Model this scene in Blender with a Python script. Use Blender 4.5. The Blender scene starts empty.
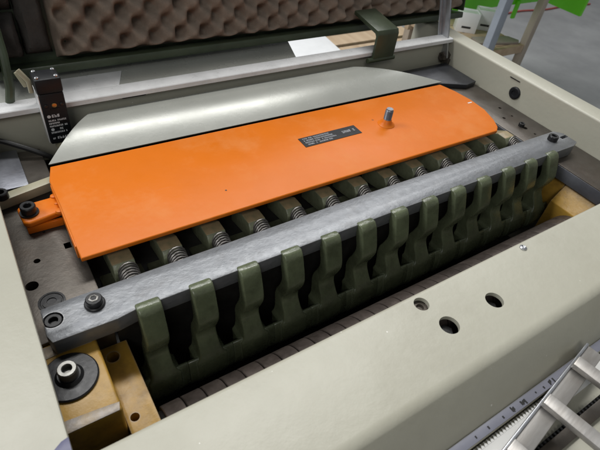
import bpy, bmesh, math, random
from mathutils import Vector, Matrix
from mathutils.noise import noise as pnoise
random.seed(7)
sc = bpy.context.scene
COL = sc.collection

# ---------------------------------------------------------------- camera
FPX = 483.663                                   # focal length in photo pixels (600 wide)
RX = Vector((0.83710788, -0.5336738, 0.12017768))      # camera right, in world axes
RD = Vector((-0.29179189, -0.62143349, -0.72710241))   # camera down
RF = Vector((0.46271794, 0.57359628, -0.67592856))     # camera forward
CAM = Vector((0.01940772, -0.32136393, 0.38443727))
cam_d = bpy.data.cameras.new('camera')
cam = bpy.data.objects.new('camera', cam_d); COL.objects.link(cam)
m3 = Matrix((RX, -RD, -RF)).transposed()
cam.matrix_world = Matrix.Translation(CAM) @ m3.to_4x4()
cam_d.sensor_width = 36.0; cam_d.lens = FPX / 600 * 36
cam_d.clip_start = 0.01; cam_d.clip_end = 200
cam_d.dof.use_dof = True; cam_d.dof.focus_distance = 0.60; cam_d.dof.aperture_fstop = 16
sc.camera = cam

def hit(px, py, axis, val):
    """where the sight line through a photo pixel meets the plane axis = val"""
    d = RX * (px - 300) + RD * (py - 225) + RF * FPX
    return CAM + d * ((val - CAM[axis]) / d[axis])

# ---------------------------------------------------------------- world, lamps, exposure
w = bpy.data.worlds.new('World'); sc.world = w; w.use_nodes = True
bg = w.node_tree.nodes['Background']
bg.inputs[0].default_value = (0.93, 0.97, 1.0, 1); bg.inputs[1].default_value = 0.19
def area(name, loc, target, sx, sy, power, col=(1, 1, 1)):
    d = bpy.data.lights.new(name, 'AREA'); d.shape = 'RECTANGLE'; d.size = sx; d.size_y = sy
    d.energy = power; d.color = col
    o = bpy.data.objects.new(name, d); COL.objects.link(o); o.location = loc
    o.rotation_euler = (Vector(target) - Vector(loc)).to_track_quat('-Z', 'Y').to_euler()
    return o
area('window_light', (-2.2, 1.8, 2.6), (0.3, 0.1, 0), 1.4, 1.0, 72, (0.97, 0.98, 1.0))
area('skylight', (0.75, 1.45, 3.1), (0.6, 0.2, 0), 3.2, 0.40, 92, (1.0, 0.99, 0.97))
area('front_window_light', (-1.6, -2.4, 2.6), (0.3, -0.1, 0), 1.6, 1.0, 30, (1.0, 0.99, 0.96))
area('rear_fill_light', (3.4, 2.6, 3.0), (3.2, 2.2, -0.9), 2.5, 0.6, 60, (1.0, 1.0, 1.0))  # unseen fill lamp, added to brighten the floor and bench behind
sc.view_settings.view_transform = 'Standard'; sc.view_settings.look = 'None'
sc.view_settings.exposure = 0.06; sc.view_settings.gamma = 1.0
sc.view_settings.use_curve_mapping = False

# ---------------------------------------------------------------- materials
MATS = {}
def mat(name, col, rough=0.5, metal=0.0, var=0.10, scale=18.0, bump=0.0, bscale=200.0, rvar=0.12,
        dirt=None, dscale=9.0, damt=0.5, col2=None, stretch=None, rnd=0.0, coat=0.0, spec=0.5, scratch=0.0, edge=None, eamt=0.6, erad=0.0025, specks=None, sscale=90.0, sdens=0.12):
    m = bpy.data.materials.new(name); m.use_nodes = True
    nt = m.node_tree; N = nt.nodes; L = nt.links
    b = N['Principled BSDF']
    b.inputs['Metallic'].default_value = metal
    b.inputs['Specular IOR Level'].default_value = spec
    if coat: b.inputs['Coat Weight'].default_value = coat; b.inputs['Coat Roughness'].default_value = 0.19
    tc = N.new('ShaderNodeTexCoord'); src = tc.outputs['Object']
    if rnd:
        oi0 = N.new('ShaderNodeObjectInfo'); ml = N.new('ShaderNodeMath'); ml.operation = 'MULTIPLY'; ml.inputs[1].default_value = 37.0
        L.new(oi0.outputs['Random'], ml.inputs[0]); va = N.new('ShaderNodeVectorMath'); va.operation = 'ADD'
        L.new(src, va.inputs[0]); L.new(ml.outputs[0], va.inputs[1]); src = va.outputs['Vector']
    if stretch:
        mp = N.new('ShaderNodeMapping'); mp.inputs['Scale'].default_value = stretch
        L.new(src, mp.inputs['Vector']); src = mp.outputs['Vector']
    def noi(s, det=6.0, r=0.6, vec=None):
        n = N.new('ShaderNodeTexNoise'); n.inputs['Scale'].default_value = s
        n.inputs['Detail'].default_value = det; n.inputs['Roughness'].default_value = r
        L.new(vec or src, n.inputs['Vector']); return n.outputs['Fac']
    n1 = noi(scale)
    rp = N.new('ShaderNodeValToRGB')
    c = Vector(col); c2 = Vector(col2) if col2 else c * (1 + var)
    c1 = c * (1 - var) if not col2 else c
    rp.color_ramp.elements[0].position = 0.32; rp.color_ramp.elements[1].position = 0.68
    rp.color_ramp.elements[0].color = (*c1, 1); rp.color_ramp.elements[1].color = (*c2, 1)
    L.new(n1, rp.inputs['Fac']); out = rp.outputs['Color']
    if dirt:
        n2 = noi(dscale, 8.0, 0.7)
        r2 = N.new('ShaderNodeValToRGB')
        r2.color_ramp.elements[0].position = 0.62 - 0.22 * damt; r2.color_ramp.elements[1].position = 0.74
        r2.color_ramp.elements[0].color = (0, 0, 0, 1); r2.color_ramp.elements[1].color = (damt, damt, damt, 1)
        L.new(n2, r2.inputs['Fac'])
        mx = N.new('ShaderNodeMixRGB'); L.new(r2.outputs['Color'], mx.inputs['Fac'])
        L.new(out, mx.inputs['Color1']); mx.inputs['Color2'].default_value = (*dirt, 1)
        out = mx.outputs['Color']
    def mixin(fac, colr, o):
        mx = N.new('ShaderNodeMixRGB'); L.new(fac, mx.inputs['Fac']); L.new(o, mx.inputs['Color1'])
        mx.inputs['Color2'].default_value = (*colr, 1); return mx.outputs['Color']
    def math2(op, a_, b_):
        n = N.new('ShaderNodeMath'); n.operation = op
        for k, v in enumerate((a_, b_)):
            if isinstance(v, (int, float)): n.inputs[k].default_value = v
            else: L.new(v, n.inputs[k])
        return n.outputs[0]
    if scratch:
        for ang_, sc_ in ((0.4, 1.0), (1.9, 1.4)):
            mp = N.new('ShaderNodeMapping'); mp.inputs['Rotation'].default_value = (0, 0, ang_); mp.inputs['Scale'].default_value = (3.0 * sc_, 150.0 * sc_, 3.0)
            L.new(tc.outputs['Object'], mp.inputs['Vector'])
            f = math2('GREATER_THAN', noi(1.0, 2.0, 0.5, mp.outputs['Vector']), 0.735)
            f = math2('MULTIPLY', f, math2('GREATER_THAN', noi(14, 2.0), 0.52))
            out = mixin(math2('MULTIPLY', f, scratch), c * 0.55 + Vector((0.13, 0.13, 0.13)), out)
    if specks:
        vo = N.new('ShaderNodeTexVoronoi'); vo.inputs['Scale'].default_value = sscale; L.new(tc.outputs['Object'], vo.inputs['Vector'])
        sx_ = N.new('ShaderNodeSeparateColor'); L.new(vo.outputs['Color'], sx_.inputs['Color'])
        f = math2('MULTIPLY', math2('LESS_THAN', vo.outputs['Distance'], math2('MULTIPLY', sx_.outputs[1], 0.13)), math2('LESS_THAN', sx_.outputs[0], sdens))
        out = mixin(f, specks, out)
    if edge:
        bv = N.new('ShaderNodeBevel'); bv.samples = 4; bv.inputs['Radius'].default_value = erad
        ge = N.new('ShaderNodeNewGeometry')
        dt = N.new('ShaderNodeVectorMath'); dt.operation = 'DOT_PRODUCT'
        L.new(bv.outputs['Normal'], dt.inputs[0]); L.new(ge.outputs['Normal'], dt.inputs[1])
        f = math2('SUBTRACT', 1.0, dt.outputs['Value'])
        f = math2('MULTIPLY', f, math2('MULTIPLY', noi(70, 5.0, 0.7), 14.0))
        f = math2('MINIMUM', math2('MULTIPLY', math2('GREATER_THAN', f, 0.30), eamt), 1.0)
        out = mixin(f, edge, out)
    if rnd:
        oi = N.new('ShaderNodeObjectInfo'); mr = N.new('ShaderNodeMapRange')
        mr.inputs['To Min'].default_value = 1 - rnd; mr.inputs['To Max'].default_value = 1 + rnd
        L.new(oi.outputs['Random'], mr.inputs['Value'])
        hs = N.new('ShaderNodeHueSaturation'); L.new(mr.outputs['Result'], hs.inputs['Value'])
        L.new(out, hs.inputs['Color']); out = hs.outputs['Color']
    L.new(out, b.inputs['Base Color'])
    mr = N.new('ShaderNodeMapRange')
    mr.inputs['To Min'].default_value = max(0.03, rough - rvar); mr.inputs['To Max'].default_value = min(1, rough + rvar)
    L.new(noi(scale * 2.3), mr.inputs['Value']); L.new(mr.outputs['Result'], b.inputs['Roughness'])
    if bump:
        bp = N.new('ShaderNodeBump'); bp.inputs['Strength'].default_value = bump; bp.inputs['Distance'].default_value = 0.001
        L.new(noi(bscale, 4.0), bp.inputs['Height']); last = bp
        L.new(bp.outputs['Normal'], b.inputs['Normal'])
    MATS[name] = m
    return m
CREAM = mat('cream_paint', (0.385, 0.375, 0.305), 0.42, var=0.035, scale=7, bump=0.40, bscale=75, rvar=0.12, dirt=(0.28, 0.26, 0.20), dscale=5, damt=0.35, specks=(0.60, 0.59, 0.53), sscale=110, sdens=0.06, scratch=0.35)
ORANGE = mat('orange_paint', (0.62, 0.150, 0.008), 0.40, var=0.04, scale=7, bump=0.30, bscale=55, rvar=0.16, spec=0.22, dirt=(0.66, 0.26, 0.08), dscale=8, damt=0.55, specks=(0.30, 0.09, 0.02), sscale=45, sdens=0.05, scratch=0.22)
GREEN = mat('olive_green_paint', (0.100, 0.117, 0.067), 0.27, var=0.2, scale=40, bump=0.5, bscale=130, dirt=(0.026, 0.026, 0.017), dscale=30, damt=0.65, rnd=0.12, edge=(0.22, 0.25, 0.17), eamt=0.55, erad=0.002)
DGREEN = mat('dark_green_paint', (0.046, 0.062, 0.036), 0.38, var=0.2, scale=30, bump=0.25, bscale=160, dirt=(0.05, 0.045, 0.03), dscale=40, damt=0.35)
GALV = mat('zinc_steel_bar', (0.165, 0.172, 0.183), 0.42, 0.5, scale=75, col2=(0.21, 0.217, 0.228), stretch=(0.7, 1, 1), bump=0.4, bscale=190, dirt=(0.12, 0.117, 0.115), dscale=45, damt=0.5, edge=(0.5, 0.5, 0.5), eamt=0.7, erad=0.0015, scratch=0.4)
STEEL = mat('grey_machined_steel', (0.062, 0.053, 0.044), 0.42, 0.55, col2=(0.110, 0.098, 0.084), scale=22, bump=0.2, bscale=220, dirt=(0.07, 0.05, 0.035), dscale=16, damt=0.7)
BLUESTEEL = mat('bluish_bright_steel', (0.17, 0.175, 0.20), 0.40, 0.7, col2=(0.25, 0.26, 0.29), scale=25, bump=0.15, dirt=(0.15, 0.12, 0.09), dscale=18, damt=0.4)
BRIGHT = mat('bright_zinc', (0.50, 0.51, 0.53), 0.34, 0.9, var=0.15, scale=40, bump=0.1, dirt=(0.25, 0.24, 0.22), dscale=60, damt=0.4)
ALU = mat('light_grey_trim', (0.74, 0.745, 0.745), 0.30, 0.1, var=0.1, scale=25, bump=0.1, dirt=(0.4, 0.4, 0.4), dscale=30, damt=0.35)
BRUSH = mat('brushed_aluminium', (0.32, 0.30, 0.275), 0.42, 0.65, col2=(0.50, 0.485, 0.465), scale=60, bump=0.2, bscale=120, stretch=(0.15, 1, 1), dirt=(0.2, 0.17, 0.14), dscale=40, damt=0.5)
PLATE = mat('grey_green_sheet', (0.35, 0.358, 0.325), 0.27, 0.15, var=0.06, scale=9, bump=0.06, bscale=160, rvar=0.06, dirt=(0.28, 0.285, 0.26), dscale=8, damt=0.35)
DULL = mat('dull_zinc', (0.24, 0.235, 0.22), 0.42, 0.8, var=0.2, scale=90, dirt=(0.06, 0.05, 0.04), dscale=60, damt=0.6)
DARKSTEEL = mat('dark_blue_steel', (0.035, 0.037, 0.043), 0.42, 0.4, var=0.25, scale=30, bump=0.2)
DARK = mat('dark_iron_and_shade', (0.018, 0.017, 0.015), 0.45, 0.2, var=0.35, scale=40, bump=0.3)  # near-black iron; on the inner walls this colour stands in for shade
BLACK = mat('black_oxide', (0.014, 0.014, 0.015), 0.38, 0.2, var=0.3, scale=80, bump=0.15)
PLASTIC = mat('black_plastic', (0.010, 0.011, 0.013), 0.5, spec=0.3, var=0.2, scale=60)
RUBBER = mat('black_cable', (0.012, 0.012, 0.012), 0.5, var=0.2)
OCHRE = mat('ochre_paint', (0.46, 0.265, 0.042), 0.42, var=0.12, scale=24, bump=0.4, bscale=120, dirt=(0.13, 0.07, 0.022), dscale=26, damt=0.75, edge=(0.33, 0.30, 0.27), eamt=0.7)
WORN = mat('worn_bare_iron', (0.33, 0.31, 0.30), 0.45, 0.2, col2=(0.34, 0.26, 0.16), scale=70, bump=0.3, dirt=(0.12, 0.09, 0.06), dscale=40, damt=0.5)
BROWN = mat('brown_oiled_steel', (0.060, 0.047, 0.040), 0.42, 0.5, col2=(0.105, 0.085, 0.074), scale=45, bump=0.35, dirt=(0.02, 0.016, 0.012), dscale=50, damt=0.6, rnd=0.2)
SPRING = mat('spring_steel', (0.20, 0.19, 0.18), 0.36, 0.8, var=0.3, scale=80, dirt=(0.05, 0.04, 0.03), dscale=60, damt=0.7)
FOAM = mat('acoustic_foam', (0.25, 0.20, 0.16), 0.95, var=0.18, scale=30, bump=1.0, bscale=420, spec=0.1, dirt=(0.10, 0.08, 0.065), dscale=12, damt=0.3)
OLDFOAM = mat('grey_foam', (0.055, 0.050, 0.046), 0.95, var=0.25, scale=25, bump=0.8, bscale=400, spec=0.1)
PALE = mat('pale_olive_paint', (0.36, 0.34, 0.24), 0.45, var=0.08, scale=30, dirt=(0.3, 0.16, 0.06), dscale=30, damt=0.3)
PRINT = mat('white_print', (0.60, 0.61, 0.62), 0.5, var=0.05)
WORNLITHEAD = mat('worn_olive_reflection', (0.34, 0.25, 0.14), 0.4, col2=(0.20, 0.18, 0.10), scale=90, bump=0.3)  # worn head tops, the cover's orange reflection mixed into the tan
HEADGREEN = mat('lit_olive_paint', (0.17, 0.185, 0.115), 0.3, var=0.2, scale=50, bump=0.4, dirt=(0.05, 0.045, 0.03), dscale=45, damt=0.5, rnd=0.12, edge=(0.30, 0.31, 0.22), eamt=0.5, erad=0.002)  # olive green raised lighter, the light on the heads put into the colour
GREYPRINT = mat('grey_print', (0.26, 0.27, 0.29), 0.5, var=0.3, scale=400)
INK = mat('black_ink', (0.02, 0.02, 0.02), 0.5)
RULER = mat('blue_grey_ruler', (0.20, 0.205, 0.25), 0.45, 0.1, var=0.08)
WHITE = mat('white_plastic', (0.78, 0.79, 0.80), 0.4, var=0.03)
PAPER = mat('white_paper', (0.66, 0.66, 0.64), 0.8, var=0.05)
WOOD = mat('pale_wood', (0.40, 0.285, 0.18), 0.6, col2=(0.52, 0.40, 0.27), scale=22, stretch=(1, 0.12, 1), bump=0.2)
WOODX = mat('weathered_wood', (0.36, 0.31, 0.25), 0.65, col2=(0.48, 0.42, 0.35), scale=22, stretch=(1, 1, 0.15), bump=0.2)
PLY = mat('grey_plywood', (0.27, 0.235, 0.20), 0.65, var=0.1, scale=20)
LEGMETAL = mat('blue_grey_painted_leg', (0.36, 0.40, 0.46), 0.45, 0.1, var=0.08)
LIME = mat('lime_green_paint', (0.20, 0.80, 0.03), 0.4, var=0.06, scale=6)
FLOOR = mat('concrete', (0.20, 0.204, 0.208), 0.42, col2=(0.29, 0.295, 0.295), scale=2.2, bump=0.15, bscale=60, rvar=0.15, dirt=(0.17, 0.17, 0.17), dscale=1.3, damt=0.6)
VIOLET = mat('violet_blue_plastic', (0.10, 0.10, 0.17), 0.4)
BRASS = mat('brass', (0.55, 0.33, 0.12), 0.35, 0.9)

# ---------------------------------------------------------------- mesh helpers
def finish(bm, sharp=35):
    bmesh.ops.recalc_face_normals(bm, faces=bm.faces[:])
    lim = math.radians(sharp)
    for f in bm.faces: f.smooth = True
    for e in bm.edges:
        if len(e.link_faces) == 2: e.smooth = e.calc_face_angle(0) < lim
    return bm
def mesh(bm, name, m, sharp=35):
    finish(bm, sharp)
    me = bpy.data.meshes.new(name); bm.to_mesh(me); bm.free(); me.materials.append(m)
    return me
def link(name, me, parent=None, loc=None):
    o = bpy.data.objects.new(name, me); COL.objects.link(o)
    if parent is not None: o.parent = parent
    if loc is not None: o.location = loc
    return o
def part(name, bm, m, parent, sharp=35): return link(name, mesh(bm, name, m, sharp), parent)
def tag(o, label, cat, group=None, kind=None):
    if label: o['label'] = label
    if cat: o['category'] = cat
    if group: o['group'] = group
    if kind: o['kind'] = kind
    return o
def bevel(bm, off, seg=2, edges=None):
    if off > 0:
        bmesh.ops.bevel(bm, geom=edges or bm.edges[:], offset=off, segments=seg, affect='EDGES', profile=0.5, clamp_overlap=True)
    return bm
def box(x0, x1, y0, y1, z0, z1, bev=0.0015, seg=2):
    bm = bmesh.new(); bmesh.ops.create_cube(bm, size=1)
    for v in bm.verts:
        v.co = Vector(((x0 + x1) / 2 + v.co.x * (x1 - x0), (y0 + y1) / 2 + v.co.y * (y1 - y0), (z0 + z1) / 2 + v.co.z * (z1 - z0)))
    return bevel(bm, bev, seg)
def prism(poly, a0, a1, axis=0, bev=0.0, seg=2):
    """poly in the two other axes (x: (y,z); y: (x,z); z: (x,y)), extruded along axis"""
    bm = bmesh.new()
    def mk(p, a): return (a, p[0], p[1]) if axis == 0 else (p[0], a, p[1]) if axis == 1 else (p[0], p[1], a)
    A = [bm.verts.new(mk(p, a0)) for p in poly]; B = [bm.verts.new(mk(p, a1)) for p in poly]
    n = len(poly)
    bm.faces.new(A); bm.faces.new(B[::-1])
    for i in range(n): bm.faces.new((A[i], A[(i + 1) % n], B[(i + 1) % n], B[i]))
    bmesh.ops.recalc_face_normals(bm, faces=bm.faces[:])
    if bev: bevel(bm, bev, seg)
    return bm
def smooth_curve(pts, n=4):
    out = []
    P = [Vector(p) for p in pts]
    for i in range(len(P) - 1):
        p0 = P[max(i - 1, 0)]; p1 = P[i]; p2 = P[i + 1]; p3 = P[min(i + 2, len(P) - 1)]
        for k in range(n):
            t = k / n
            out.append(0.5 * ((2 * p1) + (p2 - p0) * t + (2 * p0 - 5 * p1 + 4 * p2 - p3) * t * t + (3 * p1 - p0 - 3 * p2 + p3) * t ** 3))
    out.append(P[-1]); return out
def tube(path, r, sides=8, caps=True):
    bm = bmesh.new(); P = [Vector(p) for p in path]; rings = []
    t0 = (P[1] - P[0]).normalized()
    nrm = t0.orthogonal().normalized()
    for i, p in enumerate(P):
        t = (P[min(i + 1, len(P) - 1)] - P[max(i - 1, 0)]).normalized()
        nrm = (nrm - t * nrm.dot(t)).normalized(); bn = t.cross(nrm)
        rr = r[i] if isinstance(r, (list, tuple)) else r
        rings.append([bm.verts.new(p + (nrm * math.cos(a) + bn * math.sin(a)) * rr) for a in [2 * math.pi * k / sides for k in range(sides)]])
    for a, b in zip(rings, rings[1:]):
        for k in range(sides): bm.faces.new((a[k], a[(k + 1) % sides], b[(k + 1) % sides], b[k]))
    if caps: bm.faces.new(rings[0][::-1]); bm.faces.new(rings[-1])
    return bm
def lathe(prof, sides=32, center=(0, 0, 0), axis=(0, 0, 1)):
    """prof: (radius, height) pairs, turned about axis through center"""
    bm = bmesh.new(); rings = []
    q = Vector((0, 0, 1)).rotation_difference(Vector(axis).normalized()); c = Vector(center)
    for r, h in prof:
        if r < 1e-7: rings.append([bm.verts.new(c + q @ Vector((0, 0, h)))])
        else: rings.append([bm.verts.new(c + q @ Vector((r * math.cos(2 * math.pi * k / sides), r * math.sin(2 * math.pi * k / sides), h))) for k in range(sides)])
    for a, b in zip(rings, rings[1:]):
        for k in range(sides):
            k2 = (k + 1) % sides
            if len(a) == 1 and len(b) == 1: continue
            if len(a) == 1: bm.faces.new((a[0], b[k2], b[k]))
            elif len(b) == 1: bm.faces.new((a[k], a[k2], b[0]))
            else: bm.faces.new((a[k], a[k2], b[k2], b[k]))
    if len(rings[0]) > 1: bm.faces.new(rings[0][::-1])
    if len(rings[-1]) > 1: bm.faces.new(rings[-1])
    return bm
def join(*bms):
    out = bmesh.new()
    for b in bms:
        me = bpy.data.meshes.new('tmp'); b.to_mesh(me); b.free(); out.from_mesh(me); bpy.data.meshes.remove(me)
    return out
def sheet(poly_grid, thick):
    """grid of points [i][j] -> closed sheet of the given thickness (along -normal)"""
    bm = bmesh.new(); n, k = len(poly_grid), len(poly_grid[0])
    nr = []
    for i in range(n):
        row = []
        for j in range(k):
            a = Vector(poly_grid[min(i + 1, n - 1)][j]) - Vector(poly_grid[max(i - 1, 0)][j])
            b = Vector(poly_grid[i][min(j + 1, k - 1)]) - Vector(poly_grid[i][max(j - 1, 0)])
            row.append(a.cross(b).normalized())
        nr.append(row)
    T = [[bm.verts.new(poly_grid[i][j]) for j in range(k)] for i in range(n)]
    B = [[bm.verts.new(Vector(poly_grid[i][j]) - nr[i][j] * thick) for j in range(k)] for i in range(n)]
    for i in range(n - 1):
        for j in range(k - 1):
            bm.faces.new((T[i][j], T[i + 1][j], T[i + 1][j + 1], T[i][j + 1]))
            bm.faces.new((B[i][j], B[i][j + 1], B[i + 1][j + 1], B[i + 1][j]))
    for i in range(n - 1):
        bm.faces.new((T[i][0], B[i][0], B[i + 1][0], T[i + 1][0])); bm.faces.new((T[i][-1], T[i + 1][-1], B[i + 1][-1], B[i][-1]))
    for j in range(k - 1):
        bm.faces.new((T[0][j], T[0][j + 1], B[0][j + 1], B[0][j])); bm.faces.new((T[-1][j], B[-1][j], B[-1][j + 1], T[-1][j + 1]))
    return bm
def cut(bm, cutters):
    """boolean difference, evaluated at once; no helper object is left behind"""
    finish(bm); me = bpy.data.meshes.new('tmp'); bm.to_mesh(me); bm.free()
    o = bpy.data.objects.new('tmp', me); COL.objects.link(o)
    made = []
    for c in cutters:
        finish(c); cm = bpy.data.meshes.new('tmpc'); c.to_mesh(cm); c.free()
        co = bpy.data.objects.new('tmpc', cm); COL.objects.link(co); made.append(co)
        md = o.modifiers.new('b', 'BOOLEAN'); md.operation = 'DIFFERENCE'; md.object = co; md.solver = 'EXACT'
    dg = bpy.context.evaluated_depsgraph_get(); ev = o.evaluated_get(dg)
    res = bmesh.new(); res.from_mesh(ev.to_mesh()); ev.to_mesh_clear()
    for x in made + [o]:
        d = x.data; bpy.data.objects.remove(x); bpy.data.meshes.remove(d)
    return res
def cyl(c, r, h0, h1, sides=28, axis=(0, 0, 1), bev=0.0):
    if bev: return lathe([(0, h0), (r - bev, h0), (r, h0 + bev), (r, h1 - bev), (r - bev, h1), (0, h1)], sides, c, axis)
    return lathe([(r, h0), (r, h1)], sides, c, axis)
def socket_screw(c, r, h, m, parent, axis=(0, 0, 1), name='socket_screw'):
    """cap screw with a hexagon recess"""
    rh = r * 0.5; dp = h * 0.6
    bm = lathe([(r, 0), (r, h * 0.86), (r * 0.9, h), (rh * 1.12, h), (rh, h - 0.0006), (rh, h - dp), (0, h - dp)], 24, c, axis)
    return part(name, bm, m, parent, 30)
def recolor_top(o, test, m2):
    o.data.materials.append(m2)
    for p in o.data.polygons:
        if test(p): p.material_index = 1

# ---------------------------------------------------------------- the setting
FZ = -0.90
fl = link('floor', mesh(box(-15, 15, -12, 18, FZ - 0.05, FZ, 0), 'floor', FLOOR)); tag(fl, None, None, kind='structure')

# ---------------------------------------------------------------- the planing machine
mc = bpy.data.objects.new('planing_machine', None); COL.objects.link(mc); mc.location = (0, 0, 0)
tag(mc, 'cream thickness planer with raised foam-lined hood, orange cover and row of green pressure fingers', 'planer')
ZT = 0.035                                   # top of the cream frame
# front panel: folded sheet with three holes
prof = [(-0.154, 0.012), (-0.154, 0.031)]
for k in range(5):
    a = math.pi / 2 * k / 4; prof.append((-0.158 + 0.004 * math.cos(a), 0.031 + 0.004 * math.sin(a)))
for k in range(9):
    a = math.radians(90 + 48 * k / 8); prof.append((-0.234 + 0.014 * math.cos(a), ZT - 0.014 + 0.014 * math.sin(a)))
RZ = -0.018
YR = hit(448, 450, 2, RZ).y; YR2 = hit(467, 450, 2, RZ).y
prof.append((YR + 0.0005, RZ - 0.002))
grid = []
XS = [0.0015, 0.2, 0.4, 0.6, 0.8, 0.90]
grid = [[(x, p[0], p[1]) for x in XS] for p in prof]
bm = sheet([list(r) for r in grid], 0.0045)
holes = [(hit(421.5, 304, 2, ZT), .0076), (hit(449.5, 325, 2, ZT), .0097), (hit(494.5, 300, 2, ZT), .0092)]
bm = cut(bm, [cyl((h.x, h.y, ZT), r, -0.02, 0.02, 32) for h, r in holes])
fp = part('front_panel', bm, CREAM, mc)
h, r = holes[0]
part('hole_plug', lathe([(r * .97, -0.012), (r * .97, -0.0052), (r * .5, -0.0050), (r * .42, -0.0075), (0, -0.0075)], 24, (h.x, h.y, ZT)), STEEL, fp)
for h, r in holes[1:]:
    part('bolt_head', lathe([(r * .8, -0.016), (r * .8, -0.0105), (r * .72, -0.010), (0, -0.010)], 6, (h.x, h.y, ZT)), BLACK, fp)
p = hit(523, 248, 2, ZT)
part('rivet', lathe([(0.0042, 0.0), (0.0040, 0.0012), (0.0024, 0.0022), (0.0014, 0.0010), (0, 0.0008)], 16, (p.x, p.y, ZT)), BRIGHT, fp)
# ruler along the foot of the front panel
rz = RZ + 0.0025
part('front_ledge', box(0.0015, 0.90, YR2 - 0.0005, YR + 0.004, RZ - 0.030, RZ - 0.002, 0.001), CREAM, mc)
ru = part('ruler', box(0.05, 0.85, YR2, YR, RZ - 0.0019, RZ, 0.0003), RULER, mc)
YM = (YR + YR2) / 2
bits = []
for px, py, ln, wd in ((484, 421, .0035, .0016), (499, 411, .003, .0016), (508, 404, .006, .0042), (516, 396, .005, .0050), (520, 394, .006, .0016), (531, 386, .002, .0014), (538, 380, .003, .0016), (543, 375, .005, .0040), (546, 371, .006, .0016), (471, 430, .003, .0014)):
    q = hit(px, py, 2, rz); x = q.x
    for k in range(3 if wd > .003 else 1):
        ww = wd / 3.0 if wd > .003 else wd
        ln *= 0.8; y0 = YM + random.uniform(-.0010, .0010) - ln / 2
        part('ruler_mark', box(x + k * ww, x + k * ww + ww * 0.96, max(y0, YR2 + .0004), min(y0 + ln, YR - .0004), RZ + 0.0001, RZ + 0.0004, 0), INK, ru)
# left housing, right wall, back wall
lp = part('left_panel', box(-0.22, -0.0025, -0.60, 0.42, 0.030, ZT, 0.002), CREAM, mc)
part('left_cabinet_wall', box(-0.218, -0.212, -0.59, 0.41, FZ, 0.0298, 0.001), CREAM, mc)
part('left_cabinet_front', box(-0.2115, -0.004, -0.59, -0.584, FZ, 0.0298, 0.001), CREAM, mc)
pv = hit(62, 447, 2, ZT)
part('corner_tag', prism([(pv.x - .009, pv.y - .012), (pv.x + .005, pv.y - .012), (pv.x + .0055, pv.y + .004), (pv.x + .0005, pv.y + .003), (pv.x - .007, pv.y - .002)], ZT + .0002, ZT + .0022, 2, 0.0005), VIOLET, mc)
rw = part('right_wall', box(0.84, 0.882, -0.40, 0.42, FZ, ZT, 0.0035, 3), CREAM, mc)
part('cabinet_back', box(0.0, 0.838, 0.396, 0.402, FZ, -0.10, 0.001), CREAM, mc)
pp = hit(515, 93, 0, 0.84)
pl = part('cable_plug', lathe([(0.0115, 0), (0.0115, 0.002), (0.0095, 0.0036), (0.0055, 0.0036), (0.0050, 0.0022), (0, 0.0022)], 24, (0.84, pp.y, pp.z), (-1, 0, 0)), PLASTIC, rw)
ps = hit(515, 79, 0, 0.84)
part('scratch', box(0.8385, 0.8398, ps.y - 0.012, ps.y + 0.010, ps.z - .0007, ps.z + .0006, 0), INK, rw)
# back rail: cream wall with a bright rounded trim
br = part('back_rail', box(0.0, 0.8395, 0.316, 0.334, -0.05, 0.0315, 0.002), CREAM, mc)
part('shaded_rear_deck', prism([(0.0, 0.3305), (0.478, 0.3305), (0.502, 0.400), (0.0, 0.400)], 0.0318, 0.0345, 2, 0.0006), PLATE, br)  # rail top greyed to carry the hood's shadow and reflection
tp = [(0.3050, 0.0290), (0.3050, 0.0352), (0.3060, 0.0362), (0.3300, 0.0362), (0.3300, 0.0318), (0.3155, 0.0318), (0.3155, 0.0290)]
part('trim', prism(tp, -0.0015, 0.8385, 0), ALU, br)
part('scratched_plate', prism([(0.098, 0.3310), (0.180, 0.3310), (0.196, 0.371), (0.100, 0.371)], 0.0346, 0.0358, 2, 0.0003), ALU, br)
s0 = hit(122, 97, 1, 0.3155)
part('slot', box(s0.x, s0.x + 0.034, 0.3145, 0.3161, s0.z - 0.003, s0.z, 0.0008), INK, br)
# interior pan and inner walls, coloured dark for the shade inside
part('chip_pan', box(0.0, 0.838, -0.255, 0.395, -0.262, -0.258, 0), DARK, mc)
part('inner_liner', box(-0.063, -0.060, -0.258, 0.315, -0.257, 0.028, 0), DARK, mc)
part('inner_front_liner', box(0.002, 0.838, -0.236, -0.232, -0.257, 0.010, 0), DARK, mc)
part('inner_back_liner', box(0.002, 0.838, 0.309, 0.3135, -0.257, -0.05, 0), DARK, mc)
# infeed table and base cabinet
TZ = -0.026
YP = hit(489, 450, 2, TZ).y
tb = part('infeed_table', box(0.005, 0.838, -0.98, YR2 - 0.001, TZ - 0.030, TZ, 0.003), CREAM, mc)
part('table_support', box(0.05, 0.80, -0.90, -0.30, -0.262, TZ - 0.0305, 0.003), CREAM, mc)
for k in range(3):
    yy = hit(550, 450, 2, TZ + 0.004).y - 0.036 * k
    rk = part('toothed_rack', box(0.02, 0.82, yy - 0.0055, yy + 0.0055, TZ + 0.0001, TZ + 0.0045, 0.0008), STEEL, tb)
    teeth = [box(0.03 + i * 0.005, 0.0323 + i * 0.005, yy + 0.0055, yy + 0.0082, TZ + 0.0001, TZ + 0.0036, 0) for i in range(156)]
    o = part('rack_teeth', join(*teeth), BLACK, tb); o['kind'] = 'stuff'
teeth = []
for i in range(180):
    x = 0.06 + i * 0.0042
    teeth.append(prism([(x, YR2 - 0.006), (x + 0.0040, YR2 - 0.006), (x + 0.0020, YR2 - 0.0016)], TZ + 0.0001, TZ + 0.0012, 2))
SCT = part('scale_teeth', join(*teeth, box(0.06, 0.816, YP - 0.008, YR2 - 0.0061, TZ + 0.0001, TZ + 0.0012, 0)), PAPER, tb); SCT['kind'] = 'stuff'
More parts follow.
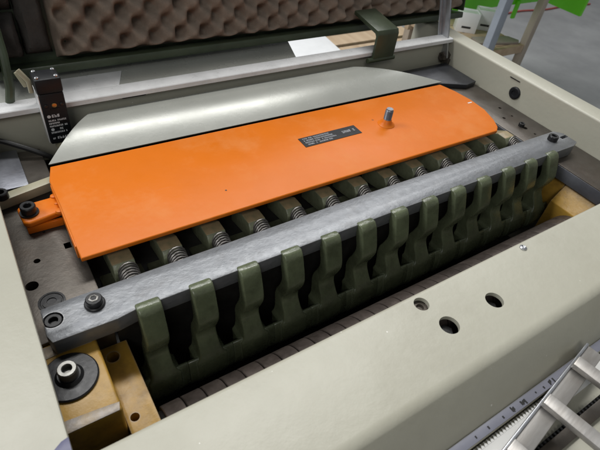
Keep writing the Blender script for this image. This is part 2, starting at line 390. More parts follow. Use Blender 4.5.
part('cabinet', box(0.006, 0.837, -0.55, 0.395, FZ, -0.2625, 0.003), CREAM, mc)

# steel rails
lr_b = box(-0.055, 0.057, -0.012, 0.300, -0.075, -0.020, 0.0015)
cuts = []
for (px, py, r) in ((37, 261, .0034), (32, 286, .0062), (8, 170, .0036), (44, 232, .0016)):
    q = hit(px, py, 2, -0.02); cuts.append(cyl((q.x, q.y, -0.02), r, -0.03, 0.01, 20))
lr = part('side_rail', cut(lr_b, cuts), STEEL, mc)
q = hit(52, 302, 2, -0.02)
part('counterbored_screw', lathe([(0.0125, 0), (0.0125, 0.0008), (0.0105, 0.0009), (0.0100, 0.0002), (0.0088, 0.0002), (0.0086, 0.0012), (0.0046, 0.0013), (0.0044, 0.0003), (0, 0.0003)], 28, (q.x, q.y, -0.0199)), BLACK, lr)
part('upper_plate', box(-0.052, 0.030, 0.222, 0.302, -0.0198, -0.0165, 0.0008), BLUESTEEL, lr)
rr_b = box(0.757, 0.8385, -0.20, 0.308, -0.036, -0.020, 0.0015)
rr_b2 = [cyl((hit(px, py, 2, -.02).x, hit(px, py, 2, -.02).y, -0.02), r, -0.02, 0.01, 18) for px, py, r in
         ((525, 128, .0045), (504, 118, .003), (500, 108, .003), (535, 134, .0022), (512, 116, .0022))]
rr = part('side_rail', cut(rr_b, rr_b2), STEEL, mc)
part('rail_inner_face', box(0.7560, 0.7568, -0.20, 0.30, -0.0425, -0.0215, 0.0002), BLUESTEEL, rr)
part('rail_web', box(0.7690, 0.8375, -0.20, 0.30, -0.080, -0.0362, 0.001), DARK, rr)
for px, py in ((452, 85), (432, 77), (415, 66), (521, 126)):
    q = hit(px, py, 2, -0.02)
    if q.x < 0.835: socket_screw((q.x, q.y, -0.02), 0.0052, 0.006, BLACK, rr)
part('black_cover_plate', prism([(0.69, 0.262), (0.80, 0.210), (0.832, 0.215), (0.832, 0.300), (0.69, 0.300)], -0.0195, -0.0110, 2, 0.001), DARKSTEEL, mc)

# ochre castings, left and right
oc = part('ochre_bearing_block', box(-0.030, 0.038, -0.104, -0.0125, -0.120, -0.022, 0.003, 3), OCHRE, mc)
part('worn_edge', prism([(-0.030, -0.104), (0.0355, -0.104), (0.0375, -0.0965), (0.020, -0.0945), (-0.004, -0.0925), (-0.030, -0.094)], -0.0222, -0.0213, 2, 0.0003), WORN, oc)
part('worn_edge', prism([(-0.028, -0.0290), (0.010, -0.0270), (0.0335, -0.0275), (0.0360, -0.0150), (-0.028, -0.0150)], -0.0222, -0.0213, 2, 0.0003), WORN, oc)
q = hit(71, 376, 2, -0.02)
part('washer', lathe([(0.0230, 0), (0.0240, 0.0008), (0.0240, 0.0020), (0.0228, 0.0030), (0.0120, 0.0034), (0.0095, 0.0060), (0, 0.0060)], 40, (q.x - .001, q.y, -0.0220)), BLACK, oc)
socket_screw((q.x - .001, q.y, -0.0165), 0.0082, 0.0100, DULL, oc)
oc2b = box(0.0385, 0.066, -0.135, -0.0125, -0.115, -0.060, 0.0015)
cuts = []
for px, py, r in ((113, 357, .0062), (135, 417, .0042)):
    q = hit(px, py, 2, -0.06); cuts.append(cyl((q.x, q.y, -0.06), r, -0.03, 0.01, 20))
part('ochre_side_casting', cut(oc2b, cuts), OCHRE, mc)
part('ochre_end_web', box(0.7632, 0.768, -0.0595, -0.030, -0.130, -0.0430, 0.001), OCHRE, mc)
oc3 = part('ochre_end_casting', prism([(0.7645, -0.0430), (0.7645, -0.0475), (0.7440, -0.0740), (0.7430, -0.140), (0.768, -0.140), (0.768, -0.0430)], -0.165, -0.0600, 1, 0.0012), OCHRE, mc, 18)

# pressure bar
bar_poly = [(0.004, -0.029), (0.060, -0.0295), (0.080, -0.0265), (0.40, -0.0250), (0.795, -0.0275), (0.811, -0.0225), (0.812, 0.005), (0.800, 0.0165), (0.40, 0.0185), (0.03, 0.0130), (0.002, 0.0115), (0.001, -0.02)]
bar_b = prism(bar_poly, -0.0195, 0.0, 2, 0.0012)
q1 = hit(53, 320, 2, 0); q2 = hit(564, 137, 2, 0)
slot = prism([(q2.x - .009, q2.y - .003), (q2.x + .009, q2.y - .003), (q2.x + .009, q2.y + .0035), (q2.x - .009, q2.y + .0035)], -0.012, 0.01, 2)
bar_b = cut(bar_b, [cyl((q1.x, q1.y, 0), 0.0088, -0.008, 0.01, 28), slot])
bar = part('pressure_bar', bar_b, GALV, mc)
socket_screw((q1.x, q1.y, -0.0078), 0.0078, 0.0072, BLACK, bar)
q = hit(95, 304, 2, 0)
part('bolt_flange', lathe([(0.0095, 0), (0.0095, 0.0018), (0.0086, 0.0026), (0.0078, 0.0026)], 26, (q.x, q.y, 0)), BLACK, bar)
part('socket_screw', lathe([(0.0076, 0.0020), (0.0076, 0.0076), (0.0068, 0.0086), (0.0044, 0.0086)], 24, (q.x, q.y, 0)), BLACK, bar)
part('socket_rim', lathe([(0.0046, 0.0040), (0.0046, 0.0090), (0.0040, 0.0093), (0.0030, 0.0093), (0.0028, 0.0050), (0, 0.0050)], 6, (q.x, q.y, 0)), DULL, bar)
q = hit(552, 140, 2, 0)
socket_screw((q.x, q.y, 0.0), 0.0080, 0.0085, BLACK, bar)

# thirteen pressure segments: base with finger, spring head and spring
PITCH = 0.0538; X0 = 0.0895; NSEG = 13
arm_f = smooth_curve([(-0.0300, 0.0012), (-0.0350, -0.0040), (-0.0400, -0.0160), (-0.0450, -0.0300), (-0.0462, -0.0400), (-0.0425, -0.0530), (-0.0385, -0.0630), (-0.0400, -0.0720), (-0.0475, -0.0830), (-0.0545, -0.0950), (-0.0575, -0.1080), (-0.0575, -0.1220), (-0.0520, -0.1360), (-0.0440, -0.1430)], 5)
arm_b = smooth_curve([(-0.0215, 0.0012), (-0.0220, -0.0060), (-0.0255, -0.0180), (-0.0300, -0.0310), (-0.0300, -0.0410), (-0.0265, -0.0520), (-0.0225, -0.0620), (-0.0215, -0.0730), (-0.0240, -0.0850), (-0.0280, -0.0960), (-0.0310, -0.1080), (-0.0320, -0.1220), (-0.0320, -0.1360), (-0.0340, -0.1430)], 5)
W0, W1 = 0.0118, PITCH / 2 - 0.0002
segbm = bmesh.new(); rings = []
for k, (pf_, pb_) in enumerate(zip(arm_f, arm_b)):
    zc = (pf_[1] + pb_[1]) / 2
    u = max(0.0, min(1.0, (-0.0790 - zc) / 0.0165))
    hw = W0 + 0.0062 * (1 - math.sqrt(1 - u * u))
    rc = 0.0024
    ins = 0.0014 if k == 0 else 0.0
    mid = (pf_ + pb_) / 2; hf = (pf_ - pb_).length / 2 - ins; dr = (pf_ - pb_).normalized(); hw2 = hw - ins
    ring = []
    for cx, cy, a0_ in ((1, 1, 0), (-1, 1, 90), (-1, -1, 180), (1, -1, 270)):
        for q_ in range(4):
            a_ = math.radians(a0_ + 30 * q_)
            lx = cx * (hw2 - rc) + rc * math.cos(a_); ly = cy * (hf - rc) + rc * math.sin(a_)
            pt = mid + dr * ly
            ring.append(segbm.verts.new((lx, pt[0], pt[1])))
    rings.append(ring)
for A_, B_ in zip(rings, rings[1:]):
    for q_ in range(16): segbm.faces.new((A_[q_], A_[(q_ + 1) % 16], B_[(q_ + 1) % 16], B_[q_]))
segbm.faces.new(rings[0][::-1]); segbm.faces.new(rings[-1])
web = smooth_curve([(-0.0450, -0.1400), (-0.0450, -0.1000), (-0.0458, -0.0945), (-0.0485, -0.0920), (-0.0515, -0.0945), (-0.0545, -0.1030), (-0.0562, -0.1120), (-0.0560, -0.1240), (-0.0505, -0.1360), (-0.0450, -0.1400)], 3)[:-1]
webbm = prism([(p[0], p[1]) for p in web], -W1, W1, 0)
bevel(webbm, 0.0004, 1, [e for e in webbm.edges if e.calc_face_angle(0) > 0.9])
seg_me = mesh(join(segbm, webbm), 'finger_segment', GREEN, 75)
# spring head (behind the bar) and the coil spring
hp = [(0.092, -0.0285), (0.0640, -0.0135), (0.0475, -0.0135), (0.0410, -0.0215), (0.0415, -0.0360), (0.092, -0.045)]
headbm = join(prism(hp, -0.0135, 0.0105, 0, 0.0016, 2), prism([(0.085, -0.058), (0.05, -0.0575), (0.02, -0.066), (0.012, -0.080), (0.085, -0.085)], -0.0245, 0.0240, 0, 0.002, 2))
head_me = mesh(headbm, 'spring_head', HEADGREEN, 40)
head_me.materials.append(WORNLITHEAD)
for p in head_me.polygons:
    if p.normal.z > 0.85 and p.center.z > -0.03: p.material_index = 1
pth = []
for k in range(12 * 14 + 1):
    a = 2 * math.pi * k / 14; t = k / (12 * 14)
    c = Vector((0.001, 0.0425 - 0.036 * t, -0.0225 - 0.013 * t))
    pth.append(c + Vector((math.cos(a), 0.30 * math.sin(a), 0.955 * math.sin(a))) * 0.0104)
spring_me = mesh(tube(pth, 0.00115, 6), 'spring', SPRING, 60)
core_me = mesh(cyl((0.002, 0.050, -0.023), 0.0055, -0.002, 0.044, 14, (0, -0.046, -0.012)), 'spring_pin', STEEL)
for i in range(NSEG):
    x = X0 + PITCH * i
    s = link('pressure_finger', seg_me, mc, (x, random.uniform(-.0004, .0004), random.uniform(-.0006, .0003)))
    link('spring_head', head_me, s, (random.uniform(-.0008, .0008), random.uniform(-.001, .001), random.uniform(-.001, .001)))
    sp = link('spring', spring_me, s); sp.rotation_euler = (0, 0, 0)
    link('spring_pin', core_me, s)
part('gap_shade_plate', box(0.060, 0.7435, -0.009, -0.006, -0.150, -0.0205, 0.0005), DARK, mc)  # dark sheet added behind the fingers for the shade in the gaps
# carrier shaft behind the fingers
part('carrier_shaft', tube([(0.06, 0.010, -0.125), (0.743, 0.010, -0.125)], 0.014, 20), DARK, mc)
# cutter head under the orange cover
part('cutter_head', tube([(0.06, 0.105, -0.105), (0.743, 0.105, -0.105)], 0.055, 40), DARK, mc)
part('outfeed_roller', tube([(0.06, 0.235, -0.115), (0.743, 0.235, -0.115)], 0.045, 32), DARK, mc)

# sectional feed roller
fr = part('feed_roller', tube([(0.060, -0.117, -0.110), (0.745, -0.117, -0.110)], 0.036, 28), DARK, mc)
ring_me = mesh(lathe([(0.0355, 0.0), (0.0392, 0.0), (0.0400, 0.0008), (0.0400, 0.0194), (0.0392, 0.0202), (0.0355, 0.0202)], 40, (0, 0, 0), (1, 0, 0)), 'roller_ring', BROWN, 40)
for i in range(31):
    o = link('roller_ring', ring_me, fr, (0.0725 + 0.02155 * i, -0.117, -0.110)); o.rotation_euler = (random.uniform(0, 6.28), 0, 0)

# orange cover
ZC = 0.0065                                  # flat plate
def zc_(y): return ZC + 0.012 * (y - 0.13)
def on_plate(px, py):
    q = hit(px, py, 2, ZC)
    for _ in range(4): q = hit(px, py, 2, zc_(q.y))
    return (q.x, q.y)
outl = [on_plate(*p) for p in ((81, 258.5), (290, 193.5), (497.5, 130.5), (498, 126.5), (494, 119.5), (485, 109.5), (471, 99.5), (455, 90.8), (440, 84.3), (250, 124), (50, 166.5), (49, 180.5), (60, 205), (70, 231))]
cbm = prism(outl, -0.0060, 0.0, 2, 0.0)
cbm.verts.ensure_lookup_table()
for v in cbm.verts: v.co.z += zc_(v.co.y)
bevel(cbm, 0.0018, 3, [e for e in cbm.edges if e.calc_face_angle(0) > 1.2 and abs(e.verts[0].co.z - e.verts[1].co.z) < 0.0035])
cv = part('orange_cover', cbm, ORANGE, mc, 40)
# folded left end: a cheek that follows the plate's left edge
le = [on_plate(*p) for p in ((50.5, 183), (60, 205), (70, 231), (76, 246))]
ck = [(x - 0.0012, y) for x, y in le] + [(x + 0.0022, y) for x, y in le[::-1]]
part('end_cheek', prism(ck, -0.0130, 0.0050, 2, 0.0010), ORANGE, cv)
for yy_, rr_ in ((0.1415, 0.0046), (0.1690, 0.0042), (0.1560, 0.0030)):
    part('weld_bead', lathe([(0.0, -rr_), (rr_ * .7, -rr_ * .7), (rr_, 0), (rr_ * .8, rr_ * .55), (0, rr_ * .8)], 14, (0.0490, yy_, -0.0025)), ORANGE, cv)
XL = 0.0495
lug_top = hit(28, 212, 2, 0.0)
lug = part('lug', prism([(0.0095, 0.164), (0.0115, 0.138), (0.0165, 0.134), (0.0505, 0.141), (0.0505, 0.170), (0.0145, 0.168)], -0.0095, -0.0015, 2, 0.0026, 3), ORANGE, cv)
part('lug_web', box(0.013, 0.050, 0.1365, 0.1405, -0.0190, -0.0098, 0.0008), ORANGE, cv)
part('lug_foot', box(0.040, 0.050, 0.098, 0.110, -0.040, -0.020, 0.0015), ORANGE, cv)
part('lug_washer', cyl((0.0205, 0.151, -0.0015), 0.0098, 0, 0.0018, 28), BLACK, lug)
socket_screw((0.0205, 0.151, 0.0003), 0.0080, 0.0092, BLACK, lug)
# data plate on the cover
def on_cover(y): return zc_(y)
_a, _b = on_plate(308, 147), on_plate(351, 126)
ya, yb = _a[1], _b[1]; xa = on_plate(302, 143.5)[0]; xb = on_plate(357, 128.5)[0]
def strip(x0, x1, y0, y1, lift, th, n=6):
    return sheet([[(x0, y1 + (y0 - y1) * k / n, on_cover(y1 + (y0 - y1) * k / n) + lift), (x1, y1 + (y0 - y1) * k / n, on_cover(y1 + (y0 - y1) * k / n) + lift)] for k in range(n + 1)], th)
dp = part('data_plate', strip(xa, xb, ya, yb, 0.0006, 0.0005), PLASTIC, cv)
def glyphs(x0, x1, y0, h, put, gap=0.28):
    """tiny letter-like strokes, too small to read"""
    x = x0; wd = h * 0.62; th = h * 0.20
    while x + wd < x1:
        if random.random() < 0.14: x += wd; continue
        for seg in random.sample(range(6), 4):
            if seg == 0: put(x, x + th, y0, y0 + h)
            elif seg == 1: put(x + wd - th, x + wd, y0, y0 + h * random.choice((0.5, 1)))
            elif seg == 2: put(x, x + wd, y0, y0 + th)
            elif seg == 3: put(x, x + wd, y0 + h - th, y0 + h)
            elif seg == 4: put(x, x + wd * 0.8, y0 + h * 0.42, y0 + h * 0.42 + th)
            else: put(x + wd * 0.4, x + wd * 0.4 + th, y0, y0 + h)
        x += wd * (1 + gap)
bits = []
_n = [0]
def put_plate(x0, x1, y0, y1): _n[0] += 1; bits.append(strip(x0, x1, y0, y1, 0.0008 + 0.00001 * (_n[0] % 7), 0.00005, 1))
hh = yb - ya
for f0_, ln in ((0.76, 0.52), (0.55, 0.56), (0.34, 0.60), (0.13, 0.50)): glyphs(xa + 0.005, xa + (xb - xa) * ln, ya + hh * f0_, hh * 0.125, put_plate)
glyphs(xa + (xb - xa) * 0.68, xb - 0.006, ya + hh * 0.42, hh * 0.24, put_plate)
part('plate_print', join(*bits), GREYPRINT, dp)['kind'] = 'stuff'
q = hit(226, 190, 2, ZC); part('paint_chip', strip(q.x - .001, q.x + .001, q.y - .0010, q.y + .0010, 0.0002, 0.0001, 1), INK, cv)
q = hit(470, 102.5, 2, ZC); part('paint_chip', strip(q.x - .006, q.x + .004, q.y - .0016, q.y + .0008, 0.0002, 0.0001, 1), PRINT, cv)
# threaded stud on the cover
sx, sy = on_plate(386, 124); sz = on_cover(sy)
part('weld_collar', lathe([(0.0145, -0.002), (0.0135, 0.0006), (0.0108, 0.0020), (0.0082, 0.0050), (0.0070, 0.0085), (0.0064, 0.0090)], 24, (sx, sy, sz)), ORANGE, cv)
tp = [(0.0056, 0.006)]
zz = 0.0095
while zz < 0.0245: tp += [(0.0062, zz), (0.0055, zz + 0.0006)]; zz += 0.0012
tp += [(0.0050, 0.0266), (0, 0.0266)]
part('threaded_stud', lathe(tp, 20, (sx, sy, sz)), BLUESTEEL, cv, 70)

# grey-green sheet behind the cover
a0, a1 = hit(48.5, 164.5, 2, 0.0005).xy, hit(442, 81.8, 2, 0.0005).xy; b0, b1 = Vector((0.131, 0.304)), Vector((0.572, 0.304))
g = []
for k in range(25):
    t = k / 24
    lft = a0.lerp(b0, t); rgt = a1.lerp(b1, t)
    z = 0.0005 + 0.0180 * math.sin(min(1.0, t * 1.25) * math.pi / 2) - 0.010 * max(0, t - 0.8) / 0.2 * max(0, t - 0.8)
    g.append([(lft.x + (rgt.x - lft.x) * s / 16, lft.y + (rgt.y - lft.y) * s / 16, z) for s in range(17)])
part('chip_chute_plate', sheet(g[::-1], 0.002), PLATE, mc, 60)

# pale strap under the lug, with its bolt
st = part('strap', prism([(-0.012, 0.183), (0.054, 0.199), (0.056, 0.212), (-0.010, 0.197)], -0.0160, -0.0035, 2, 0.0012), PALE, mc)
socket_screw((-0.0005, 0.192, -0.0035), 0.0075, 0.0080, BLACK, st)
part('paper_tag', prism([(0.0625, 0.034), (0.0655, 0.034), (0.0720, 0.018), (0.0672, 0.014)], -0.030, -0.0285, 2), PAPER, mc)

# safety switch on the back rail
sw = part('safety_switch', box(0.0715, 0.1000, 0.286, 0.310, -0.010, 0.062, 0.0022), PLASTIC, mc)
hd = part('switch_head', box(0.0700, 0.1005, 0.284, 0.312, 0.0625, 0.082, 0.0025), PLASTIC, sw)
for dx in (0.0745, 0.0960):
    for yy in (0.289, 0.307):
        part('head_screw', lathe([(0.0024, 0), (0.0024, 0.0016), (0.0016, 0.0022), (0, 0.0022)], 14, (dx, yy, 0.0820)), BRIGHT, sw)
for dx, m, r in ((0.0765, BLACK, .0024), (0.0860, BRASS, .0030), (0.0950, BLACK, .0024)):
    part('face_screw', lathe([(r, 0), (r, 0.0010), (r * .7, 0.0014), (0, 0.0012)], 16, (dx, 0.286, 0.046), (0, -1, 0)), m, sw)
part('face_recess_rim', box(0.0805, 0.0915, 0.2848, 0.2862, 0.0405, 0.0415, 0.0002), BLACK, sw)
bits = []
def put_sw(x0, x1, z0, z1): _n[0] += 1; bits.append(box(x0, x1, 0.28565 + 0.00002 * (_n[0] % 7), 0.28610, z0, z1, 0))
bits.append(lathe([(0.0022, 0), (0.0022, 0.0003)], 14, (0.0768, 0.28605, 0.0310), (0, -1, 0)))
glyphs(0.0802, 0.0925, 0.0292, 0.0040, put_sw)
for z_, x1_ in ((0.0238, 0.0965), (0.0198, 0.0885), (0.0158, 0.0968), (0.0064, 0.0950)): glyphs(0.0750, x1_, z_, 0.0023, put_sw)
glyphs(0.0810, 0.0905, 0.0108, 0.0028, put_sw)
bits.append(lathe([(0.0020, 0), (0.0020, 0.0003)], 14, (0.0775, 0.28605, 0.0120), (0, -1, 0)))
glyphs(0.0752, 0.0790, -0.0022, 0.0022, put_sw); glyphs(0.0808, 0.0970, -0.0026, 0.0036, put_sw)
part('printed_text', join(*bits), PRINT, sw)['kind'] = 'stuff'
part('mounting_plate', box(0.0700, 0.0712, 0.288, 0.318, -0.008, 0.060, 0.0004), ALU, sw)
part('cable_gland', lathe([(0.008, 0), (0.010, 0.002), (0.010, 0.010), (0.0075, 0.016), (0.004, 0.018)], 20, (0.087, 0.298, -0.0105), (0, 0, -1)), PALE, sw)
part('actuator', tube([(0.066, 0.300, 0.060), (0.066, 0.300, 0.075), (0.058, 0.305, 0.088)], 0.003, 10), PALE, sw)
cb = smooth_curve([(-0.02, 0.305, 0.004), (0.010, 0.300, 0.004), (0.035, 0.288, -0.004), (0.060, 0.276, -0.016), (0.075, 0.280, -0.03), (0.087, 0.298, -0.030)], 6)
part('cable', tube(cb, 0.0033, 10), RUBBER, mc)

# raised hood lined with egg-crate foam
ang = math.radians(12)                                     # lean away from the camera
HU = Vector((0, math.sin(ang), math.cos(ang))); HN = Vector((0, -math.cos(ang), math.sin(ang)))
HB = Vector((0, 0.404, 0.040))
def hp3(x, u, n): return Vector((x, 0, 0)) + HB + HU * u + HN * n
def hbox(x0, x1, u0, u1, n0, n1, bev=0.002):
    bm = box(x0, x1, n0, n1, u0, u1, bev)
    for v in bm.verts: v.co = hp3(v.co.x, v.co.z, v.co.y)
    return bm
HX0, HX1, HH = 0.030, 0.935, 0.30
hood = part('hood', hbox(HX0, HX1, 0.0, HH, -0.020, -0.002, 0.003), DGREEN, mc)
part('hood_flange', hbox(HX0, HX1, -0.003, 0.009, -0.0015, 0.030, 0.002), DGREEN, hood)
part('hood_side', hbox(HX0, HX0 + 0.003, 0.0115, HH, -0.0015, 0.080, 0.0008), DGREEN, hood)
part('hood_side', hbox(HX1 - 0.003, HX1, 0.0115, HH, -0.0015, 0.030, 0.0008), DGREEN, hood)
NX, NU = 300, 108
FU0, FU1 = 0.012, 0.296
kk = 2 * math.pi / 0.041
for FX0, FX1, NX, ph in ((0.118, 0.684, 240, 0.0), (0.690, 0.930, 104, 0.013)):
    bm = bmesh.new(); G = []
    for j in range(NU + 1):
        row_ = []
        for i in range(NX + 1):
            x = FX0 + (FX1 - FX0) * i / NX; u = FU0 + (FU1 - FU0) * j / NU
            wob = 0.007 * pnoise(Vector((x * 11, u * 11, 3 + ph * 100)))
            sv = math.sin(kk * (x + ph + wob)) * math.sin(kk * (u + wob * 0.6))
            n = 0.025 + (0.0115 * sv if sv > 0 else 0.0235 * sv) * (1 + 0.35 * pnoise(Vector((x * 25, u * 25, 9)))) + 0.0016 * pnoise(Vector((x * 90, u * 90, 1))) + 0.003 * pnoise(Vector((x * 8, u * 8, 5)))
            e = min(i, NX - i, j, NU - j) / 2.5
            if e < 1: n = n * e
            row_.append(bm.verts.new(hp3(x, u, n)))
        G.append(row_)
    for j in range(NU):
        for i in range(NX): bm.faces.new((G[j][i], G[j][i + 1], G[j + 1][i + 1], G[j + 1][i]))
    part('egg_crate_foam', bm, FOAM, hood, 180)
# torn grey foam pieces at the left end
for (x0, x1, u0, u1, th, sd) in ((0.036, 0.078, 0.018, 0.075, 0.040, 1), (0.080, 0.114, 0.020, 0.115, 0.032, 2), (0.036, 0.079, 0.078, 0.200, 0.034, 3), (0.080, 0.115, 0.118, 0.285, 0.038, 4)):
    bm = bmesh.new(); n = 14; Gg = []
    for j in range(n + 1):
        rr_ = []
        for i in range(n + 1):
            s, t = i / n, j / n
            x = x0 + (x1 - x0) * s; u = u0 + (u1 - u0) * t
            e = min(s, 1 - s, t, 1 - t) * 5
            nn = th * min(1, math.sqrt(max(0, min(1, e)))) * (0.8 + 0.45 * pnoise(Vector((x * 30 + sd, u * 30, sd))))
            rr_.append(bm.verts.new(hp3(x + 0.002 * pnoise(Vector((u * 80, sd, 0))), u, nn)))
        Gg.append(rr_)
    for j in range(n):
        for i in range(n): bm.faces.new((Gg[j][i], Gg[j][i + 1], Gg[j + 1][i + 1], Gg[j + 1][i]))
    part('foam_patch', bm, OLDFOAM, hood, 60)
# hinge strap over the rail (right) and the arm at the left
t1, t2 = hit(379, 31, 1, 0.297), hit(399, 31, 1, 0.297)
pf = [(0.2985, 0.022), (0.2955, 0.026), (0.2955, t1.z - 0.008), (0.2990, t1.z - 0.001), (0.370, t1.z + 0.009), (0.370, t1.z + 0.002), (0.305, t1.z - 0.008), (0.3015, t1.z - 0.012), (0.3015, 0.022)]
hs = part('hinge_strap', prism(pf, t1.x, t2.x, 0, 0.001), DGREEN, hood)
part('hinge_pin', tube([(t1.x - 0.010, 0.2985, 0.024), (t2.x + 0.004, 0.2985, 0.024)], 0.0045, 14), DGREEN, hood)
part('hinge_arm', tube([(0.040, 0.330, 0.030), (0.046, 0.330, 0.055), (0.050, 0.345, 0.090), (0.052, 0.38, 0.13)], 0.0055, 10), DGREEN, hood)
part('hinge_link', tube([(0.058, 0.322, 0.078), (0.064, 0.318, 0.060)], 0.004, 8), PALE, hood)
# zinc strut that holds the hood up, pinned to the right wall
f0 = Vector((0.829, 0.308, 0.000))
f1 = Vector((0.829, 0.392, 0.235))
dd = (f1 - f0).normalized(); sd = Vector((0, dd.z, -dd.y)); nn = Vector((1, 0, 0))
bm = bmesh.new()
def quadbar(a, b, u, v, hu, hv, bev):
    bm = bmesh.new(); vs = []
    for p in (a, b):
        for s, t in ((-1, -1), (1, -1), (1, 1), (-1, 1)): vs.append(bm.verts.new(p + u * s * hu + v * t * hv))
    for f in ((0, 1, 2, 3), (7, 6, 5, 4), (0, 4, 5, 1), (1, 5, 6, 2), (2, 6, 7, 3), (3, 7, 4, 0)): bm.faces.new([vs[k] for k in f])
    return bevel(bm, bev, 2)
bm.free()
su = part('strut', quadbar(f0 - dd * 0.004, f1, sd, nn, 0.0100, 0.0022, 0.001), BRIGHT, mc)
part('strut_edge', quadbar(f0 + sd * 0.0085 + Vector((-.0062, 0, 0)) + dd * 0.012, f1 + sd * 0.0085 + Vector((-.0062, 0, 0)), sd, nn, 0.0013, 0.0040, 0.0004), BRIGHT, su)
part('pivot_bolt', lathe([(0.0095, -0.013), (0.0095, 0.002), (0.0085, 0.0045), (0.0045, 0.0045), (0.0043, 0.002), (0, 0.002)], 6, tuple(f0 + Vector((-0.0025, 0, 0))), (-1, 0, 0)), STEEL, su)
part('pivot_bracket', box(0.8315, 0.8395, 0.296, 0.322, -0.014, -0.003, 0.001), STEEL, su)

# ---------------------------------------------------------------- aluminium frame lying on the table
af = bpy.data.objects.new('aluminium_frame', None); COL.objects.link(af)
zt = 0.0005
a = hit(503, 450, 2, zt); b = hit(585, 346, 2, zt)
d = (b - a); d.z = 0; d.normalize(); nrm = Vector((d.y, -d.x, 0))
af.location = (a.x, a.y, TZ + 0.0047); af.rotation_euler = (0, 0, math.atan2(d.y, d.x))
tag(af, 'bare aluminium ladder-like frame lying on the table at the bottom right', 'metal frame')
H = zt - TZ - 0.0047
LEN = (b - a).length + 0.004
part('rail', box(-0.20, LEN, -0.0175, 0.0, 0.0, H, 0.0012), BRUSH, af)
part('rail', box(-0.20, LEN, -0.125, -0.1075, 0.0, H, 0.0012), BRUSH, af)
part('rail_highlight', box(-0.20, LEN, -0.0020, 0.0006, H + 0.0001, H + 0.0020, 0.0005), BRIGHT, af)  # bright strip laid on for the highlight along the rail's edge
c0 = hit(541, 396, 2, zt + 0.01)
lc = (Vector((c0.x, c0.y, 0)) - Vector((a.x, a.y, 0))).dot(d)
for off in (lc - 0.064, lc, lc + 0.062):
    part('crossbar', box(off - 0.003, off + 0.0115, -0.123, -0.001, H + 0.0021, H + 0.009, 0.0014), BRUSH, af)

# ---------------------------------------------------------------- workbench behind, lime green with a lower shelf
wb = bpy.data.objects.new('workbench', None); COL.objects.link(wb); wb.location = (2.45, 1.35, FZ)
tag(wb, 'lime green workbench with wooden legs and a low shelf, standing behind the machine', 'workbench')
def wpart(name, bm, m):
    o = part(name, bm, m, wb); o.location = -wb.location; return o
SZ = -0.45
wpart('leg', box(2.022, 2.072, 1.006, 1.042, FZ, -0.060, 0.003), LEGMETAL)
wpart('leg', box(2.314, 2.350, 1.006, 1.042, FZ, -0.060, 0.003), WOODX)
wpart('leg', box(2.314, 2.350, 1.44, 1.48, FZ, -0.060, 0.003), WOODX)
wpart('leg', box(1.95, 1.99, 1.44, 1.48, FZ, -0.060, 0.003), WOODX)
wpart('crossbar', box(2.073, 2.313, 1.009, 1.038, SZ - 0.040, SZ, 0.003), WOOD)
wpart('crossbar', box(1.90, 2.313, 1.41, 1.438, SZ - 0.040, SZ - 0.002, 0.003), WOOD)
for k in range(4):
    y0 = 1.0435 + k * 0.0915
    wpart('shelf_board', box(1.97 - 0.02 * k, 2.312, y0, y0 + 0.088, SZ - 0.018, SZ - 0.001, 0.002), WOOD)
wpart('apron', box(2.0, 2.974, 1.40, 1.425, -0.425, -0.0605, 0.003), LIME)
wpart('apron', box(2.976, 3.00, 1.150, 1.425, -0.425, -0.0605, 0.003), LIME)
wpart('table_top', box(1.92, 3.03, 0.98, 1.50, -0.060, -0.03, 0.004), LIME)
q = hit(512, 17, 1, 1.395)
wpart('bracket', box(q.x - 0.014, q.x + 0.014, 1.384, 1.3995, q.z - 0.006, -0.40, 0.003), LIME)
q = hit(575, 8, 1, 1.40)

# white boxes and plywood on the shelf
def file_box(x, y, rz, wx, wy, h, label):
    o = bpy.data.objects.new('white_box', None); COL.objects.link(o); o.location = (x, y, -0.4508); o.rotation_euler = (0, 0, rz)
    tag(o, label, 'box', 'white boxes on the shelf')
    th = 0.004
    part('wall', box(-wx / 2, wx / 2, -wy / 2, -wy / 2 + th, 0, h, 0.001), WHITE, o)
    part('wall', box(-wx / 2, wx / 2, wy / 2 - th, wy / 2, 0, h, 0.001), WHITE, o)
    part('wall', box(-wx / 2, -wx / 2 + th, -wy / 2 + th, wy / 2 - th, 0, h, 0.0005), WHITE, o)
    part('wall', box(wx / 2 - th, wx / 2, -wy / 2 + th, wy / 2 - th, 0, h, 0.0005), WHITE, o)
    part('bottom', box(-wx / 2 + th, wx / 2 - th, -wy / 2 + th, wy / 2 - th, 0.001, 0.005, 0), WHITE, o)
    part('lid', box(-wx / 2 + th, wx / 2 - th, -wy / 2 + th, wy / 2 - th, h - 0.012, h - 0.006, 0), WHITE, o)
    part('black_mark', box(-wx * 0.25, wx * 0.2, -wy / 2 - 0.0012, -wy / 2 - 0.0002, h * 0.22, h * 0.32, 0), INK, o)
    return o
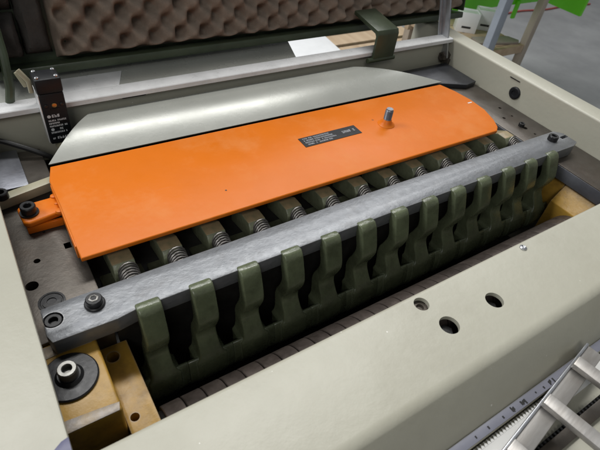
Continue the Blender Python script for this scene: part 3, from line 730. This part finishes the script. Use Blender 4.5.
qa = hit(466, 33, 2, -0.45); qb = hit(484, 32, 2, -0.45)
file_box(qa.x + 0.02, qa.y + 0.035, math.radians(-38), 0.100, 0.070, 0.095, 'white open box on the bench shelf, nearer the zinc strut')
file_box(qb.x + 0.035, qb.y + 0.045, math.radians(-38), 0.100, 0.070, 0.095, 'white box on the bench shelf, nearer the blue-grey leg')
q = hit(497, 43, 2, -0.45)
pb = link('plywood_offcut', mesh(prism([(-0.13, -0.035), (0.11, -0.04), (0.13, -0.015), (0.10, 0.035), (-0.12, 0.04)], 0, 0.012, 2, 0.001), 'plywood_offcut', PLY))
pb.location = (q.x + 0.005, q.y + 0.015, -0.4508); pb.rotation_euler = (0, 0, math.radians(-12))
tag(pb, 'flat grey plywood offcut lying on the low bench shelf', 'board')
# things seen through the gap under the hood
q = hit(315, 52, 2, -0.62)
ws = link('white_sheet', mesh(prism([(-0.20, -0.18), (0.10, -0.20), (0.16, 0.25), (-0.12, 0.28)], 0, 0.018, 2, 0.002), 'white_sheet', WHITE))
ws.location = (q.x, q.y, -0.62); tag(ws, 'white panel on a low wooden stand, seen through the gap under the hood', 'panel')
stn = bpy.data.objects.new('wooden_stand', None); COL.objects.link(stn); stn.location = (q.x + 0.1, q.y, FZ)
tag(stn, 'low wooden stand behind the machine, carrying the white panel', 'stand')
for yy in (-0.19, -0.05, 0.09, 0.23):
    part('board', box(-0.35, 0.62, yy - 0.05, yy + 0.06, 0.258, 0.2795, 0.002), WOOD, stn)
for xx in (-0.30, 0.52):
    for yy in (-0.19, 0.23): part('leg', box(xx, xx + 0.05, yy - 0.03, yy + 0.03, 0, 0.2575, 0.003), WOODX, stn)

# red hose on the workshop floor
hpts = [hit(px, py, 2, FZ + 0.008) for px, py in ((500, 15), (520, 11), (545, 9.5), (565, 6), (590, 4))]
hz_ = link('hose', mesh(tube(smooth_curve([tuple(p) for p in hpts], 8), 0.008, 8), 'hose', mat('red_rubber', (0.30, 0.06, 0.05), 0.5)))
tag(hz_, 'thin red hose lying across the concrete floor under the workbench', 'hose')
